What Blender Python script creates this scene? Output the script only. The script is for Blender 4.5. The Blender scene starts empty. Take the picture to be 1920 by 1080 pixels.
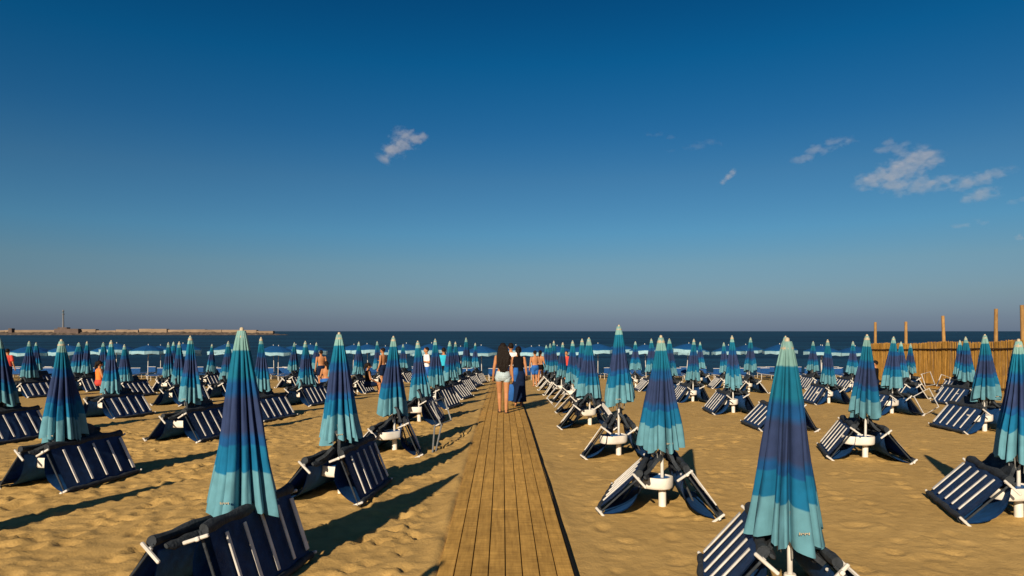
import bpy, bmesh, math, random
import numpy as np
from mathutils import Vector, Matrix, Euler

random.seed(7)
R = math.radians
scene = bpy.context.scene
COL = scene.collection

# ------------------------------------------------------------------ camera
FPX, CX, CY, EYE = 1280.0, 942.0, 621.0, 2.0      # focal length / principal point in photograph pixels
cam_d = bpy.data.cameras.new('camera')
cam = bpy.data.objects.new('camera', cam_d)
COL.objects.link(cam)
cam.location = (0, 0, EYE)
cam.rotation_euler = (R(90), 0, 0)
cam_d.sensor_width = 36.0
cam_d.lens = 36.0 * FPX / 1920.0
cam_d.shift_x = (960 - CX) / 1920.0
cam_d.shift_y = (CY - 540) / 1920.0
cam_d.clip_start = 0.05
cam_d.clip_end = 80000
scene.camera = cam

# ------------------------------------------------------------------ light
SUN_EL, SHADOW_AZ = 25.0, 20.0       # shadows run away from the camera, 20 degrees to the right
world = bpy.data.worlds.new('World')
scene.world = world
world.use_nodes = True
wn, wl = world.node_tree.nodes, world.node_tree.links
wn.clear()
sky = wn.new('ShaderNodeTexSky')
sky.sky_type = 'NISHITA'
sky.sun_disc = False
sky.sun_elevation = R(SUN_EL)
sky.sun_rotation = R(180 + SHADOW_AZ)
sky.altitude = 0
sky.air_density = 1.0
sky.dust_density = 0.6
sky.ozone_density = 4.0
hs = wn.new('ShaderNodeHueSaturation')
hs.inputs['Saturation'].default_value = 1.25
hs.inputs['Value'].default_value = 1.0
# the photograph's deep, polarised blue over a grey-mauve haze band: a filter by elevation, the same all round
wtc = wn.new('ShaderNodeTexCoord')
wnorm = wn.new('ShaderNodeVectorMath'); wnorm.operation = 'NORMALIZE'
wsep = wn.new('ShaderNodeSeparateXYZ')
wramp = wn.new('ShaderNodeValToRGB')
wmul = wn.new('ShaderNodeMix'); wmul.data_type = 'RGBA'; wmul.blend_type = 'MULTIPLY'; wmul.inputs['Factor'].default_value = 1.0
stops = [(0.0, (0.36, 0.44, 0.76)), (0.016, (0.345, 0.41, 0.685)), (0.048, (0.44, 0.48, 0.60)), (0.094, (0.55, 0.59, 0.61)), (0.14, (0.50, 0.67, 0.69)),
         (0.214, (0.47, 0.635, 0.645)), (0.278, (0.27, 0.585, 0.645)), (0.364, (0.08, 0.565, 0.64)), (0.44, (0.05, 0.46, 0.55)), (0.62, (0.34, 0.39, 0.50)), (1.0, (0.55, 0.36, 0.46))]
while len(wramp.color_ramp.elements) < len(stops): wramp.color_ramp.elements.new(0.5)
for e, (p, c) in zip(wramp.color_ramp.elements, stops):
    e.position = p; e.color = (*c, 1)
wl.new(wtc.outputs['Generated'], wnorm.inputs[0]); wl.new(wnorm.outputs[0], wsep.inputs[0]); wl.new(wsep.outputs['Z'], wramp.inputs[0])
bg = wn.new('ShaderNodeBackground')
bg.inputs['Strength'].default_value = 0.073
wo = wn.new('ShaderNodeOutputWorld')
wl.new(sky.outputs[0], hs.inputs['Color'])
wl.new(hs.outputs[0], wmul.inputs[6]); wl.new(wramp.outputs[0], wmul.inputs[7])
wl.new(wmul.outputs[2], bg.inputs['Color'])
wl.new(bg.outputs[0], wo.inputs['Surface'])

sd = bpy.data.lights.new('sun', 'SUN')
sd.energy = 5.0
sd.angle = R(0.6)
sd.color = (1.0, 0.84, 0.62)
sun = bpy.data.objects.new('sun', sd)
COL.objects.link(sun)
az = R(SHADOW_AZ)
ldir = Vector((math.sin(az) * math.cos(R(SUN_EL)), math.cos(az) * math.cos(R(SUN_EL)), -math.sin(R(SUN_EL))))
sun.rotation_euler = ldir.to_track_quat('-Z', 'Y').to_euler()
sun.location = (-20, -60, 40)

vs = scene.view_settings
scene.display_settings.display_device = 'sRGB'
vs.view_transform = 'Standard'
vs.look = 'None'
vs.exposure = 0.3
vs.gamma = 1.0
vs.use_curve_mapping = False
scene.cycles.use_denoising = True
scene.cycles.max_bounces = 6
scene.cycles.volume_bounces = 2
scene.cycles.volume_max_steps = 96

# ------------------------------------------------------------------ helpers
def px(x, Z):                          # photograph column at depth Z -> world X
    return (x - CX) / FPX * Z

def pz(y, Z):                          # photograph row at depth Z -> world height
    return EYE - (y - CY) / FPX * Z

class MB:
    """collects geometry and links it as one mesh object"""
    def __init__(s):
        s.v, s.f, s.m = [], [], []
    def add(s, vs_, fs, mi=0, M=None):
        b = len(s.v)
        s.v += [tuple(M @ Vector(p)) for p in vs_] if M is not None else [tuple(p) for p in vs_]
        s.f += [tuple(b + i for i in f) for f in fs]
        s.m += [mi] * len(fs)
        return s
    def box(s, c, d, mi=0, M=None, bev=0.0):
        x, y, z = d[0] / 2, d[1] / 2, d[2] / 2
        if bev <= 0:
            P = [(c[0] + i * x, c[1] + j * y, c[2] + k * z) for k in (-1, 1) for j in (-1, 1) for i in (-1, 1)]
            return s.add(P, [(0, 2, 3, 1), (4, 5, 7, 6), (0, 1, 5, 4), (2, 6, 7, 3), (0, 4, 6, 2), (1, 3, 7, 5)], mi, M)
        bm = bmesh.new()
        bmesh.ops.create_cube(bm, size=1)
        bmesh.ops.scale(bm, vec=d, verts=bm.verts)
        bmesh.ops.bevel(bm, geom=bm.edges[:], offset=bev, segments=1, affect='EDGES')
        bmesh.ops.translate(bm, vec=c, verts=bm.verts)
        P = [v.co.copy() for v in bm.verts]
        bm.verts.index_update()
        F = [[v.index for v in f.verts] for f in bm.faces]
        bm.free()
        return s.add(P, F, mi, M)
    def tube(s, pts, rad, n=8, mi=0, M=None, cap=True, ell=None):
        pts = [Vector(p) for p in pts]
        rads = rad if isinstance(rad, (list, tuple)) else [rad] * len(pts)
        V, F = [], []
        up = Vector((0, 0, 1))
        t0 = (pts[1] - pts[0]).normalized()
        if abs(t0.dot(up)) > 0.95:
            up = Vector((0, 1, 0))
        a = t0.cross(up).normalized()
        for i, p in enumerate(pts):
            t = (pts[min(i + 1, len(pts) - 1)] - pts[max(i - 1, 0)]).normalized()
            a = (a - t * a.dot(t)).normalized()
            b = t.cross(a)
            for k in range(n):
                an = 2 * math.pi * k / n
                ex, ey = (ell if ell else (1, 1))
                V.append(p + (a * math.cos(an) * ex + b * math.sin(an) * ey) * rads[i])
        for i in range(len(pts) - 1):
            for k in range(n):
                k2 = (k + 1) % n
                F.append((i * n + k, i * n + k2, (i + 1) * n + k2, (i + 1) * n + k))
        if cap:
            F.append(tuple(range(n - 1, -1, -1)))
            F.append(tuple((len(pts) - 1) * n + k for k in range(n)))
        return s.add(V, F, mi, M)
    def loft(s, rings, n=20, mi=0, M=None, cap=True, p=1.0):
        """rings of (cx,cy,cz,rx,ry)"""
        V, F = [], []
        for (cx, cy, cz, rx, ry) in rings:
            for k in range(n):
                an = 2 * math.pi * k / n
                c, sn = math.cos(an), math.sin(an)
                V.append((cx + rx * math.copysign(abs(c) ** p, c), cy + ry * math.copysign(abs(sn) ** p, sn), cz))
        for i in range(len(rings) - 1):
            for k in range(n):
                k2 = (k + 1) % n
                F.append((i * n + k, i * n + k2, (i + 1) * n + k2, (i + 1) * n + k))
        if cap:
            F.append(tuple(range(n - 1, -1, -1)))
            F.append(tuple((len(rings) - 1) * n + k for k in range(n)))
        return s.add(V, F, mi, M)
    def ball(s, c, r, mi=0, n=14, h=9, M=None):
        r = r if isinstance(r, (list, tuple)) else (r, r, r)
        rings = []
        for i in range(h):
            a = -math.pi / 2 + math.pi * (i + 0.35) / (h - 0.3)
            rings.append((c[0], c[1], c[2] + r[2] * math.sin(a), r[0] * math.cos(a), r[1] * math.cos(a)))
        return s.loft(rings, n, mi, M)
    def cap(s, p0, r0, p1, r1, n=12):
        """tapered capsule"""
        p0, p1 = Vector(p0), Vector(p1)
        d = (p1 - p0).normalized()
        pts, rr = [], []
        for k in (0.98, 0.8, 0.45):
            pts.append(p0 - d * r0 * k); rr.append(r0 * math.sqrt(1 - k * k) + 1e-4)
        for k in range(5):
            f = k / 4
            pts.append(p0.lerp(p1, f)); rr.append(r0 + (r1 - r0) * f)
        for k in (0.45, 0.8, 0.98):
            pts.append(p1 + d * r1 * k); rr.append(r1 * math.sqrt(1 - k * k) + 1e-4)
        return s.tube(pts, rr, n)
    def mesh(s, name, mats, smooth=True):
        me = bpy.data.meshes.new(name)
        me.from_pydata([tuple(p) for p in s.v], [], s.f)
        for m in (mats if isinstance(mats, (list, tuple)) else [mats]):
            me.materials.append(m)
        me.polygons.foreach_set('material_index', s.m)
        if smooth:
            me.polygons.foreach_set('use_smooth', [True] * len(s.f))
            try:
                me.set_sharp_from_angle(angle=R(40))
            except Exception:
                pass
        me.update()
        return me
    def build(s, name, mats, parent=None, smooth=True):
        return obj(name, s.mesh(name, mats, smooth), parent)

def obj(name, data, parent=None, loc=None, rot=None, scl=None):
    o = bpy.data.objects.new(name, data)
    COL.objects.link(o)
    if parent is not None:
        o.parent = parent
    if loc is not None: o.location = loc
    if rot is not None: o.rotation_euler = rot
    if scl is not None: o.scale = scl
    return o

def tag(o, label=None, cat=None, group=None, kind=None):
    if label: o['label'] = label
    if cat: o['category'] = cat
    if group: o['group'] = group
    if kind: o['kind'] = kind
    return o

def copy_tree(o, parent=None):
    c = o.copy(); COL.objects.link(c); c.parent = parent
    for ch in list(o.children):
        copy_tree(ch, c)
    return c

# value noise ------------------------------------------------------------
def _hash(ix, iy, seed):
    h = (ix.astype(np.int64) * 374761393 + iy.astype(np.int64) * 668265263 + seed * 1442695041) & 0x7fffffff
    h = ((h ^ (h >> 13)) * 1274126177) & 0x7fffffff
    return ((h ^ (h >> 16)) & 0xffff) / 65535.0

def vnoise(x, y, seed=0):
    x0, y0 = np.floor(x), np.floor(y)
    fx, fy = x - x0, y - y0
    fx = fx * fx * fx * (fx * (fx * 6 - 15) + 10)
    fy = fy * fy * fy * (fy * (fy * 6 - 15) + 10)
    a = _hash(x0, y0, seed); b = _hash(x0 + 1, y0, seed)
    c = _hash(x0, y0 + 1, seed); d = _hash(x0 + 1, y0 + 1, seed)
    return (a + (b - a) * fx) * (1 - fy) + (c + (d - c) * fx) * fy - 0.5

# ------------------------------------------------------------------ materials
def newmat(name):
    m = bpy.data.materials.new(name)
    m.use_nodes = True
    nt = m.node_tree
    b = nt.nodes.get('Principled BSDF')
    return m, nt, b

def N(nt, t, **kw):
    n = nt.nodes.new(t)
    for k, v in kw.items():
        setattr(n, k, v)
    return n

def mathn(nt, op, a, b=None, clamp=False):
    n = N(nt, 'ShaderNodeMath', operation=op, use_clamp=clamp)
    for i, v in enumerate((a, b)):
        if v is None: continue
        if isinstance(v, (int, float)): n.inputs[i].default_value = v
        else: nt.links.new(v, n.inputs[i])
    return n.outputs[0]

def ramp(nt, fac, stops, interp='LINEAR'):
    r = N(nt, 'ShaderNodeValToRGB')
    r.color_ramp.interpolation = interp
    el = r.color_ramp.elements
    while len(el) < len(stops): el.new(0.5)
    for e, (p, c) in zip(el, stops):
        e.position = p
        e.color = (*c, 1) if len(c) == 3 else c
    if fac is not None: nt.links.new(fac, r.inputs[0])
    return r.outputs[0]

def plain(name, col, rough=0.6, var=0.12, scale=18.0, bump=0.0, metal=0.0, coord='Object', spec=0.5, bscale=None):
    m, nt, b = newmat(name)
    tc = N(nt, 'ShaderNodeTexCoord')
    no = N(nt, 'ShaderNodeTexNoise')
    no.inputs['Scale'].default_value = scale
    no.inputs['Detail'].default_value = 5
    nt.links.new(tc.outputs[coord], no.inputs['Vector'])
    lo = tuple(c * (1 - var) for c in col); hi = tuple(min(1, c * (1 + var)) for c in col)
    nt.links.new(ramp(nt, no.outputs['Fac'], [(0.3, lo), (0.7, hi)]), b.inputs['Base Color'])
    b.inputs['Roughness'].default_value = rough
    b.inputs['Metallic'].default_value = metal
    b.inputs['Specular IOR Level'].default_value = spec
    if bump:
        n2 = N(nt, 'ShaderNodeTexNoise')
        n2.inputs['Scale'].default_value = bscale or scale * 3
        n2.inputs['Detail'].default_value = 4
        nt.links.new(tc.outputs[coord], n2.inputs['Vector'])
        bp = N(nt, 'ShaderNodeBump')
        bp.inputs['Strength'].default_value = bump
        bp.inputs['Distance'].default_value = 0.02
        nt.links.new(n2.outputs['Fac'], bp.inputs['Height'])
        nt.links.new(bp.outputs[0], b.inputs['Normal'])
    return m

def sand_mat():
    m, nt, b = newmat('sand')
    tc = N(nt, 'ShaderNodeTexCoord')
    def noise(s, d=6, r=0.6):
        n = N(nt, 'ShaderNodeTexNoise')
        n.inputs['Scale'].default_value = s; n.inputs['Detail'].default_value = d; n.inputs['Roughness'].default_value = r
        nt.links.new(tc.outputs['Object'], n.inputs['Vector'])
        return n.outputs['Fac']
    big = noise(0.7); mid = noise(6.0); fine = noise(160.0, 3, 0.8)
    c1 = ramp(nt, big, [(0.3, (0.45, 0.292, 0.104)), (0.7, (0.545, 0.358, 0.131))])
    c2 = ramp(nt, mid, [(0.35, (0.86, 0.84, 0.80)), (0.68, (1.08, 1.06, 1.02))])
    mx = N(nt, 'ShaderNodeMix', data_type='RGBA', blend_type='MULTIPLY')
    mx.inputs['Factor'].default_value = 1.0
    nt.links.new(c1, mx.inputs[6]); nt.links.new(c2, mx.inputs[7])
    c3 = ramp(nt, fine, [(0.3, (0.82, 0.82, 0.82)), (0.7, (1.12, 1.12, 1.12))])
    mx2 = N(nt, 'ShaderNodeMix', data_type='RGBA', blend_type='MULTIPLY')
    mx2.inputs['Factor'].default_value = 1.0
    nt.links.new(mx.outputs[2], mx2.inputs[6]); nt.links.new(c3, mx2.inputs[7])
    nt.links.new(mx2.outputs[2], b.inputs['Base Color'])
    b.inputs['Roughness'].default_value = 0.95
    b.inputs['Specular IOR Level'].default_value = 0.15
    h = mathn(nt, 'ADD', mathn(nt, 'MULTIPLY', noise(9.0), 1.0), mathn(nt, 'MULTIPLY', noise(45.0, 4), 0.35))
    bp = N(nt, 'ShaderNodeBump')
    bp.inputs['Strength'].default_value = 0.32
    bp.inputs['Distance'].default_value = 0.05
    nt.links.new(h, bp.inputs['Height'])
    nt.links.new(bp.outputs[0], b.inputs['Normal'])
    return m

def sea_mat():
    m, nt, b = newmat('sea_water')
    tc = N(nt, 'ShaderNodeTexCoord')
    mp = N(nt, 'ShaderNodeMapping')
    mp.inputs['Scale'].default_value = (0.10, 0.35, 1)
    nt.links.new(tc.outputs['Object'], mp.inputs['Vector'])
    n1 = N(nt, 'ShaderNodeTexNoise'); n1.inputs['Scale'].default_value = 1.0; n1.inputs['Detail'].default_value = 8
    n1.inputs['Roughness'].default_value = 0.65
    nt.links.new(mp.outputs[0], n1.inputs['Vector'])
    mp2 = N(nt, 'ShaderNodeMapping'); mp2.inputs['Scale'].default_value = (0.012, 0.09, 1)
    nt.links.new(tc.outputs['Object'], mp2.inputs['Vector'])
    n2 = N(nt, 'ShaderNodeTexNoise'); n2.inputs['Scale'].default_value = 1.0; n2.inputs['Detail'].default_value = 5
    nt.links.new(mp2.outputs[0], n2.inputs['Vector'])
    bp = N(nt, 'ShaderNodeBump'); bp.inputs['Strength'].default_value = 1.0; bp.inputs['Distance'].default_value = 1.2
    nt.links.new(n1.outputs['Fac'], bp.inputs['Height'])
    df = N(nt, 'ShaderNodeBsdfDiffuse'); gl = N(nt, 'ShaderNodeBsdfGlossy'); mxs = N(nt, 'ShaderNodeMixShader')
    nt.links.new(ramp(nt, n2.outputs['Fac'], [(0.38, (0.003, 0.028, 0.066)), (0.66, (0.010, 0.064, 0.125))]), df.inputs['Color'])
    gl.inputs['Roughness'].default_value = 0.35
    nt.links.new(bp.outputs[0], df.inputs['Normal']); nt.links.new(bp.outputs[0], gl.inputs['Normal'])
    mxs.inputs[0].default_value = 0.10
    nt.links.new(df.outputs[0], mxs.inputs[1]); nt.links.new(gl.outputs[0], mxs.inputs[2])
    nt.links.new(mxs.outputs[0], nt.nodes['Material Output'].inputs['Surface'])
    return m

def band_mat(name, stops, weave=True):
    m, nt, b = newmat(name)
    uv = N(nt, 'ShaderNodeUVMap'); uv.uv_map = 'UVMap'
    sp = N(nt, 'ShaderNodeSeparateXYZ')
    nt.links.new(uv.outputs[0], sp.inputs[0])
    tc = N(nt, 'ShaderNodeTexCoord')
    no = N(nt, 'ShaderNodeTexNoise'); no.inputs['Scale'].default_value = 9; no.inputs['Detail'].default_value = 5
    nt.links.new(tc.outputs['Object'], no.inputs['Vector'])
    oi = N(nt, 'ShaderNodeObjectInfo')
    wob = mathn(nt, 'MULTIPLY', mathn(nt, 'SUBTRACT', oi.outputs['Random'], 0.5), 0.07)
    mid = mathn(nt, 'MULTIPLY', mathn(nt, 'MULTIPLY', sp.outputs['Y'], mathn(nt, 'SUBTRACT', 1.0, sp.outputs['Y'])), 4.0)
    col = ramp(nt, mathn(nt, 'ADD', sp.outputs['Y'], mathn(nt, 'MULTIPLY', wob, mid)), stops)
    v = ramp(nt, no.outputs['Fac'], [(0.25, (0.80, 0.80, 0.80)), (0.75, (1.15, 1.15, 1.15))])
    mx = N(nt, 'ShaderNodeMix', data_type='RGBA', blend_type='MULTIPLY'); mx.inputs['Factor'].default_value = 1
    nt.links.new(col, mx.inputs[6]); nt.links.new(v, mx.inputs[7])
    fade = mathn(nt, 'ADD', mathn(nt, 'MULTIPLY', oi.outputs['Random'], 0.28), 0.86)
    mx3 = N(nt, 'ShaderNodeMix', data_type='RGBA', blend_type='MULTIPLY'); mx3.inputs['Factor'].default_value = 1
    nt.links.new(mx.outputs[2], mx3.inputs[6]); nt.links.new(fade, mx3.inputs[7])
    nt.links.new(mx3.outputs[2], b.inputs['Base Color'])
    b.inputs['Roughness'].default_value = 0.85
    b.inputs['Specular IOR Level'].default_value = 0.2
    n2 = N(nt, 'ShaderNodeTexNoise'); n2.inputs['Scale'].default_value = 40; n2.inputs['Detail'].default_value = 3
    mp = N(nt, 'ShaderNodeMapping'); mp.inputs['Scale'].default_value = (1, 1, 0.25)
    nt.links.new(tc.outputs['Object'], mp.inputs['Vector']); nt.links.new(mp.outputs[0], n2.inputs['Vector'])
    bp = N(nt, 'ShaderNodeBump'); bp.inputs['Strength'].default_value = 0.35; bp.inputs['Distance'].default_value = 0.01
    nt.links.new(n2.outputs['Fac'], bp.inputs['Height']); nt.links.new(bp.outputs[0], b.inputs['Normal'])
    return m

def wood_mat(name, c1, c2, scale=(14, 1.2, 14), rough=0.85):
    m, nt, b = newmat(name)
    tc = N(nt, 'ShaderNodeTexCoord')
    oi = N(nt, 'ShaderNodeObjectInfo')
    ad = N(nt, 'ShaderNodeVectorMath', operation='ADD')
    sc = N(nt, 'ShaderNodeVectorMath', operation='SCALE'); sc.inputs['Scale'].default_value = 1.0
    nt.links.new(oi.outputs['Location'], sc.inputs[0])
    nt.links.new(tc.outputs['Object'], ad.inputs[0]); nt.links.new(sc.outputs[0], ad.inputs[1])
    mp = N(nt, 'ShaderNodeMapping'); mp.inputs['Scale'].default_value = scale
    nt.links.new(ad.outputs[0], mp.inputs['Vector'])
    no = N(nt, 'ShaderNodeTexNoise'); no.inputs['Scale'].default_value = 2.0; no.inputs['Detail'].default_value = 7; no.inputs['Roughness'].default_value = 0.65
    nt.links.new(mp.outputs[0], no.inputs['Vector'])
    col = ramp(nt, no.outputs['Fac'], [(0.3, c1), (0.7, c2)])
    dirt = N(nt, 'ShaderNodeTexNoise'); dirt.inputs['Scale'].default_value = 3.5; dirt.inputs['Detail'].default_value = 6
    nt.links.new(ad.outputs[0], dirt.inputs['Vector'])
    f = mathn(nt, 'ADD', mathn(nt, 'MULTIPLY', oi.outputs['Random'], 0.25), mathn(nt, 'MULTIPLY', dirt.outputs['Fac'], 0.7))
    v = ramp(nt, f, [(0.25, (0.72, 0.72, 0.72)), (0.75, (1.12, 1.12, 1.12))])
    mx = N(nt, 'ShaderNodeMix', data_type='RGBA', blend_type='MULTIPLY'); mx.inputs['Factor'].default_value = 1
    nt.links.new(col, mx.inputs[6]); nt.links.new(v, mx.inputs[7])
    mp3 = N(nt, 'ShaderNodeMapping'); mp3.inputs['Scale'].default_value = (5, 26, 5)
    nt.links.new(ad.outputs[0], mp3.inputs['Vector'])
    n3 = N(nt, 'ShaderNodeTexNoise'); n3.inputs['Scale'].default_value = 1.0; n3.inputs['Detail'].default_value = 5; n3.inputs['Roughness'].default_value = 0.7
    nt.links.new(mp3.outputs[0], n3.inputs['Vector'])
    mx4 = N(nt, 'ShaderNodeMix', data_type='RGBA', blend_type='MULTIPLY'); mx4.inputs['Factor'].default_value = 1
    nt.links.new(mx.outputs[2], mx4.inputs[6]); nt.links.new(ramp(nt, n3.outputs['Fac'], [(0.3, (0.74, 0.72, 0.70)), (0.62, (1.08, 1.07, 1.05))]), mx4.inputs[7])
    nt.links.new(mx4.outputs[2], b.inputs['Base Color'])
    b.inputs['Roughness'].default_value = rough
    b.inputs['Specular IOR Level'].default_value = 0.2
    bp = N(nt, 'ShaderNodeBump'); bp.inputs['Strength'].default_value = 0.15; bp.inputs['Distance'].default_value = 0.004
    nt.links.new(no.outputs['Fac'], bp.inputs['Height']); nt.links.new(bp.outputs[0], b.inputs['Normal'])
    return m

AQ, CE, IN, BL, TE = (0.095, 0.245, 0.31), (0.004, 0.112, 0.235), (0.022, 0.038, 0.105), (0.005, 0.062, 0.19), (0.004, 0.118, 0.205)
M = {}
M['sand'] = sand_mat()
M['sea'] = sea_mat()
M['canopy'] = band_mat('striped_canvas', [(0.0, (0.17, 0.31, 0.30)), (0.115, (0.16, 0.31, 0.30)), (0.122, TE), (0.27, TE), (0.31, BL), (0.36, BL), (0.40, IN),
                                          (0.575, IN), (0.61, BL), (0.645, BL), (0.655, CE), (0.785, CE), (0.792, AQ), (1.0, AQ)])
M['open_canopy'] = band_mat('open_canvas', [(0.0, TE), (0.12, BL), (0.78, (0.004, 0.062, 0.20)), (0.80, (0.004, 0.068, 0.22)), (0.845, CE), (0.852, (0.27, 0.45, 0.53)), (1.0, (0.27, 0.45, 0.53))])
M['cream'] = plain('cream_cap', (0.42, 0.35, 0.24), 0.6, 0.15, 30)
M['white'] = plain('white_enamel', (0.60, 0.57, 0.53), 0.5, 0.25, 9)
M['plastic'] = plain('white_plastic', (0.74, 0.69, 0.62), 0.5, 0.12, 7)
M['grey'] = plain('weathered_aluminium', (0.26, 0.26, 0.25), 0.5, 0.2, 25, metal=0.3)
M['navy'] = plain('navy_sling', (0.008, 0.034, 0.105), 0.8, 0.30, 14, 0.3, bscale=90, spec=0.25)
M['royal'] = plain('royal_blue_sling', (0.007, 0.060, 0.20), 0.8, 0.25, 14, 0.3, bscale=90, spec=0.25)
M['slate'] = plain('slate_padding', (0.030, 0.036, 0.045), 0.8, 0.35, 16, 0.5, bscale=60, spec=0.25)
M['bluetop'] = plain('blue_tray', (0.012, 0.10, 0.33), 0.5, 0.15, 12)
M['deck'] = wood_mat('deck_wood', (0.41, 0.232, 0.056), (0.66, 0.385, 0.098))
M['reed'] = wood_mat('reed', (0.27, 0.135, 0.026), (0.54, 0.30, 0.070), (9, 9, 0.8))
M['post'] = wood_mat('post_wood', (0.30, 0.165, 0.06), (0.48, 0.28, 0.10), (10, 10, 1.0))
M['batten'] = wood_mat('dark_batten', (0.05, 0.03, 0.015), (0.10, 0.06, 0.03))
M['hose'] = plain('black_rubber', (0.008, 0.008, 0.008), 0.8, spec=0.1)
M['skin'] = plain('tanned_skin', (0.44, 0.195, 0.085), 0.6, 0.10, 6, spec=0.3)
M['hair'] = plain('dark_brown_hair', (0.010, 0.0055, 0.0035), 0.65, 0.35, 40, 0.8, bscale=60, spec=0.2)
M['denim'] = plain('pale_denim', (0.40, 0.49, 0.53), 0.85, 0.18, 30, 0.3)
M['black'] = plain('black_cloth', (0.006, 0.006, 0.008), 0.9, 0.2, 12, spec=0.1)
M['navycloth'] = plain('navy_cloth', (0.006, 0.014, 0.042), 0.9, 0.3, 8, spec=0.1)
M['bagblue'] = plain('bright_blue_cloth', (0.01, 0.10, 0.36), 0.8, 0.25, 8, 0.3)
M['whitecloth'] = plain('white_cloth', (0.78, 0.76, 0.76), 0.85, 0.06, 8)
M['turquoise'] = plain('turquoise_cloth', (0.02, 0.42, 0.60), 0.85, 0.1, 8)
M['red'] = plain('red_cloth', (0.55, 0.05, 0.035), 0.85, 0.1, 8)
M['orange'] = plain('orange_cloth', (0.85, 0.20, 0.03), 0.8, 0.1, 8)
M['sandal'] = plain('dark_sandal', (0.03, 0.025, 0.022), 0.7)
M['rock'] = plain('breakwater_rock', (0.075, 0.057, 0.045), 0.95, 0.5, 0.35, 0.6, coord='Object', bscale=0.5)
M['quay'] = plain('tan_concrete', (0.24, 0.17, 0.115), 0.9, 0.25, 0.06)
M['tower'] = plain('pale_tower', (0.15, 0.15, 0.16), 0.8, 0.1, 0.4)
M['shed'] = plain('dark_shed', (0.10, 0.07, 0.06), 0.9, 0.3, 0.2)
M['glass'] = plain('lantern_glass', (0.10, 0.13, 0.15), 0.2)

# ------------------------------------------------------------------ where the closed umbrellas stand
# (photo column of the pole, photo row of the tip, line X, depth or None)
UMB = [
 # first line left of the boardwalk
 (-372, 640, -1.95, 1.9), (455, 620, -2.08, 5.5),   # the first stands beside the camera, out of frame; its shadow shows
 (640, 627, -1.93, 8.25), (740, 633, -1.82, 11.5), (786, 641, -1.84, None), (817, 637, -1.84, None), (842, 641, -1.78, None), (857, 642, -1.75, None), (876, 624, -1.60, None), (891, 644, -1.42, None),
 # second
 (-447, 640, -5.75, 5.3), (117, 640, -5.75, None), (357, 632, -5.85, None), (491, 634, -5.75, None), (572, 641, -5.75, None), (628, 642, -5.75, None), (671, 642, -5.75, None), (709, 641, -5.7, None), (756, 646, -5.4, None),
 # third
 (5, 637, -9.4, None), (208, 640, -9.45, None), (338, 642, -9.5, None), (427, 641, -9.5, None), (550, 643, -9.4, None), (593, 643, -9.4, None),
 # fourth
 (237, 647, -13.2, None), (317, 643, -13.2, 26.6), (325, 642, -13.2, 27.6), (395, 646, -13.4, None),
 # fifth
 (57, 641, -16.8, None), (161, 641, -16.8, 27.9), (196, 643, -16.6, None), (151, 643, -17.6, 28.9), (69, 643, -22.0, None),
 # first line right
 (1482, 640, 2.05, 4.85), (1242, 633, 1.82, 7.75), (1160, 612, 1.88, 11.05), (1106, 635, 1.90, 14.7), (1092, 637, 2.08, None), (1073, 640, 2.15, None), (1052, 643, 2.15, None), (1040, 640, 2.2, None), (1033, 645, 2.3, None), (1026, 648, 2.35, None),
 # second
 (1910, 640, 5.5, 7.25), (1622, 630, 5.66, 10.65), (1470, 632, 5.85, None), (1375, 631, 5.85, None), (1299, 637, 5.9, None), (1258, 636, 6.0, None), (1222, 636, 6.1, None), (1192, 641, 6.1, None),
 # third
 (1846, 629, 9.65, None), (1672, 633, 9.75, None), (1554, 638, 9.75, None), (1404, 634, 9.6, None), (1358, 643, 9.8, None), (1312, 642, 9.7, None),
 # fourth
 (1814, 633, 13.5, None), (1691, 642, 13.6, None), (1598, 641, 13.8, None), (1524, 641, 13.5, None),
 # fifth
 (1800, 639, 17.2, None), (1706, 645, 17.4, None)]
LINES = [-1.8, -5.7, -9.4, -13.3, -17.5, 1.9, 5.8, 9.7, 13.6, 17.3]
ORD = ['zeroth', 'first', 'second', 'third', 'fourth', 'fifth', 'sixth', 'seventh', 'eighth', 'ninth', 'tenth', 'eleventh', 'twelfth', 'thirteenth', 'fourteenth', 'fifteenth', 'sixteenth', 'seventeenth', 'eighteenth', 'nineteenth', 'twentieth', 'twenty-first', 'twenty-second', 'twenty-third', 'twenty-fourth', 'twenty-fifth']
NUM = ORD
rows = []
for (x, t, X, Z) in UMB:
    if Z is None: Z = X * FPX / (x - CX)
    X = px(x, Z)
    li = min(range(10), key=lambda i: abs(LINES[i] - X))
    rows.append([li, Z, X, t, x])
bylines = {}
for r in rows: bylines.setdefault(r[0], []).append(r)

# ------------------------------------------------------------------ beach and sea
GY = np.array([-200., 9, 14, 18, 22.6, 30, 36, 45, 52, 60, 80, 120])
GZ = np.array([0., 0, -0.03, -0.1, -0.25, -0.52, -0.73, -1.05, -1.36, -1.8, -3.0, -5.0])
SEA_Z = -1.33
def axis(lo, hi, near_lo, near_hi, d0, grow, dmax):
    a = list(np.arange(near_lo, near_hi, d0))
    d, x = d0, a[-1]
    while x < hi:
        d = min(d * grow, dmax); x += d; a.append(x)
    d, x, b = d0, near_lo, []
    while x > lo:
        d = min(d * grow, dmax); x -= d; b.append(x)
    return np.array(b[::-1] + a)
AX = axis(-140, 140, -7.0, 7.0, 0.045, 1.03, 6.0)
AY = axis(-40, 70, 4.5, 13.0, 0.045, 1.012, 2.0)
XX, YY = np.meshgrid(AX, AY)
H = np.interp(YY, GY, GZ)
rough = np.clip(1.0 - (np.abs(YY - 9) - 25) / 12, 0.3, 1)
left = np.clip(0.70 - XX * 0.10, 0.30, 1.0)
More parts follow.
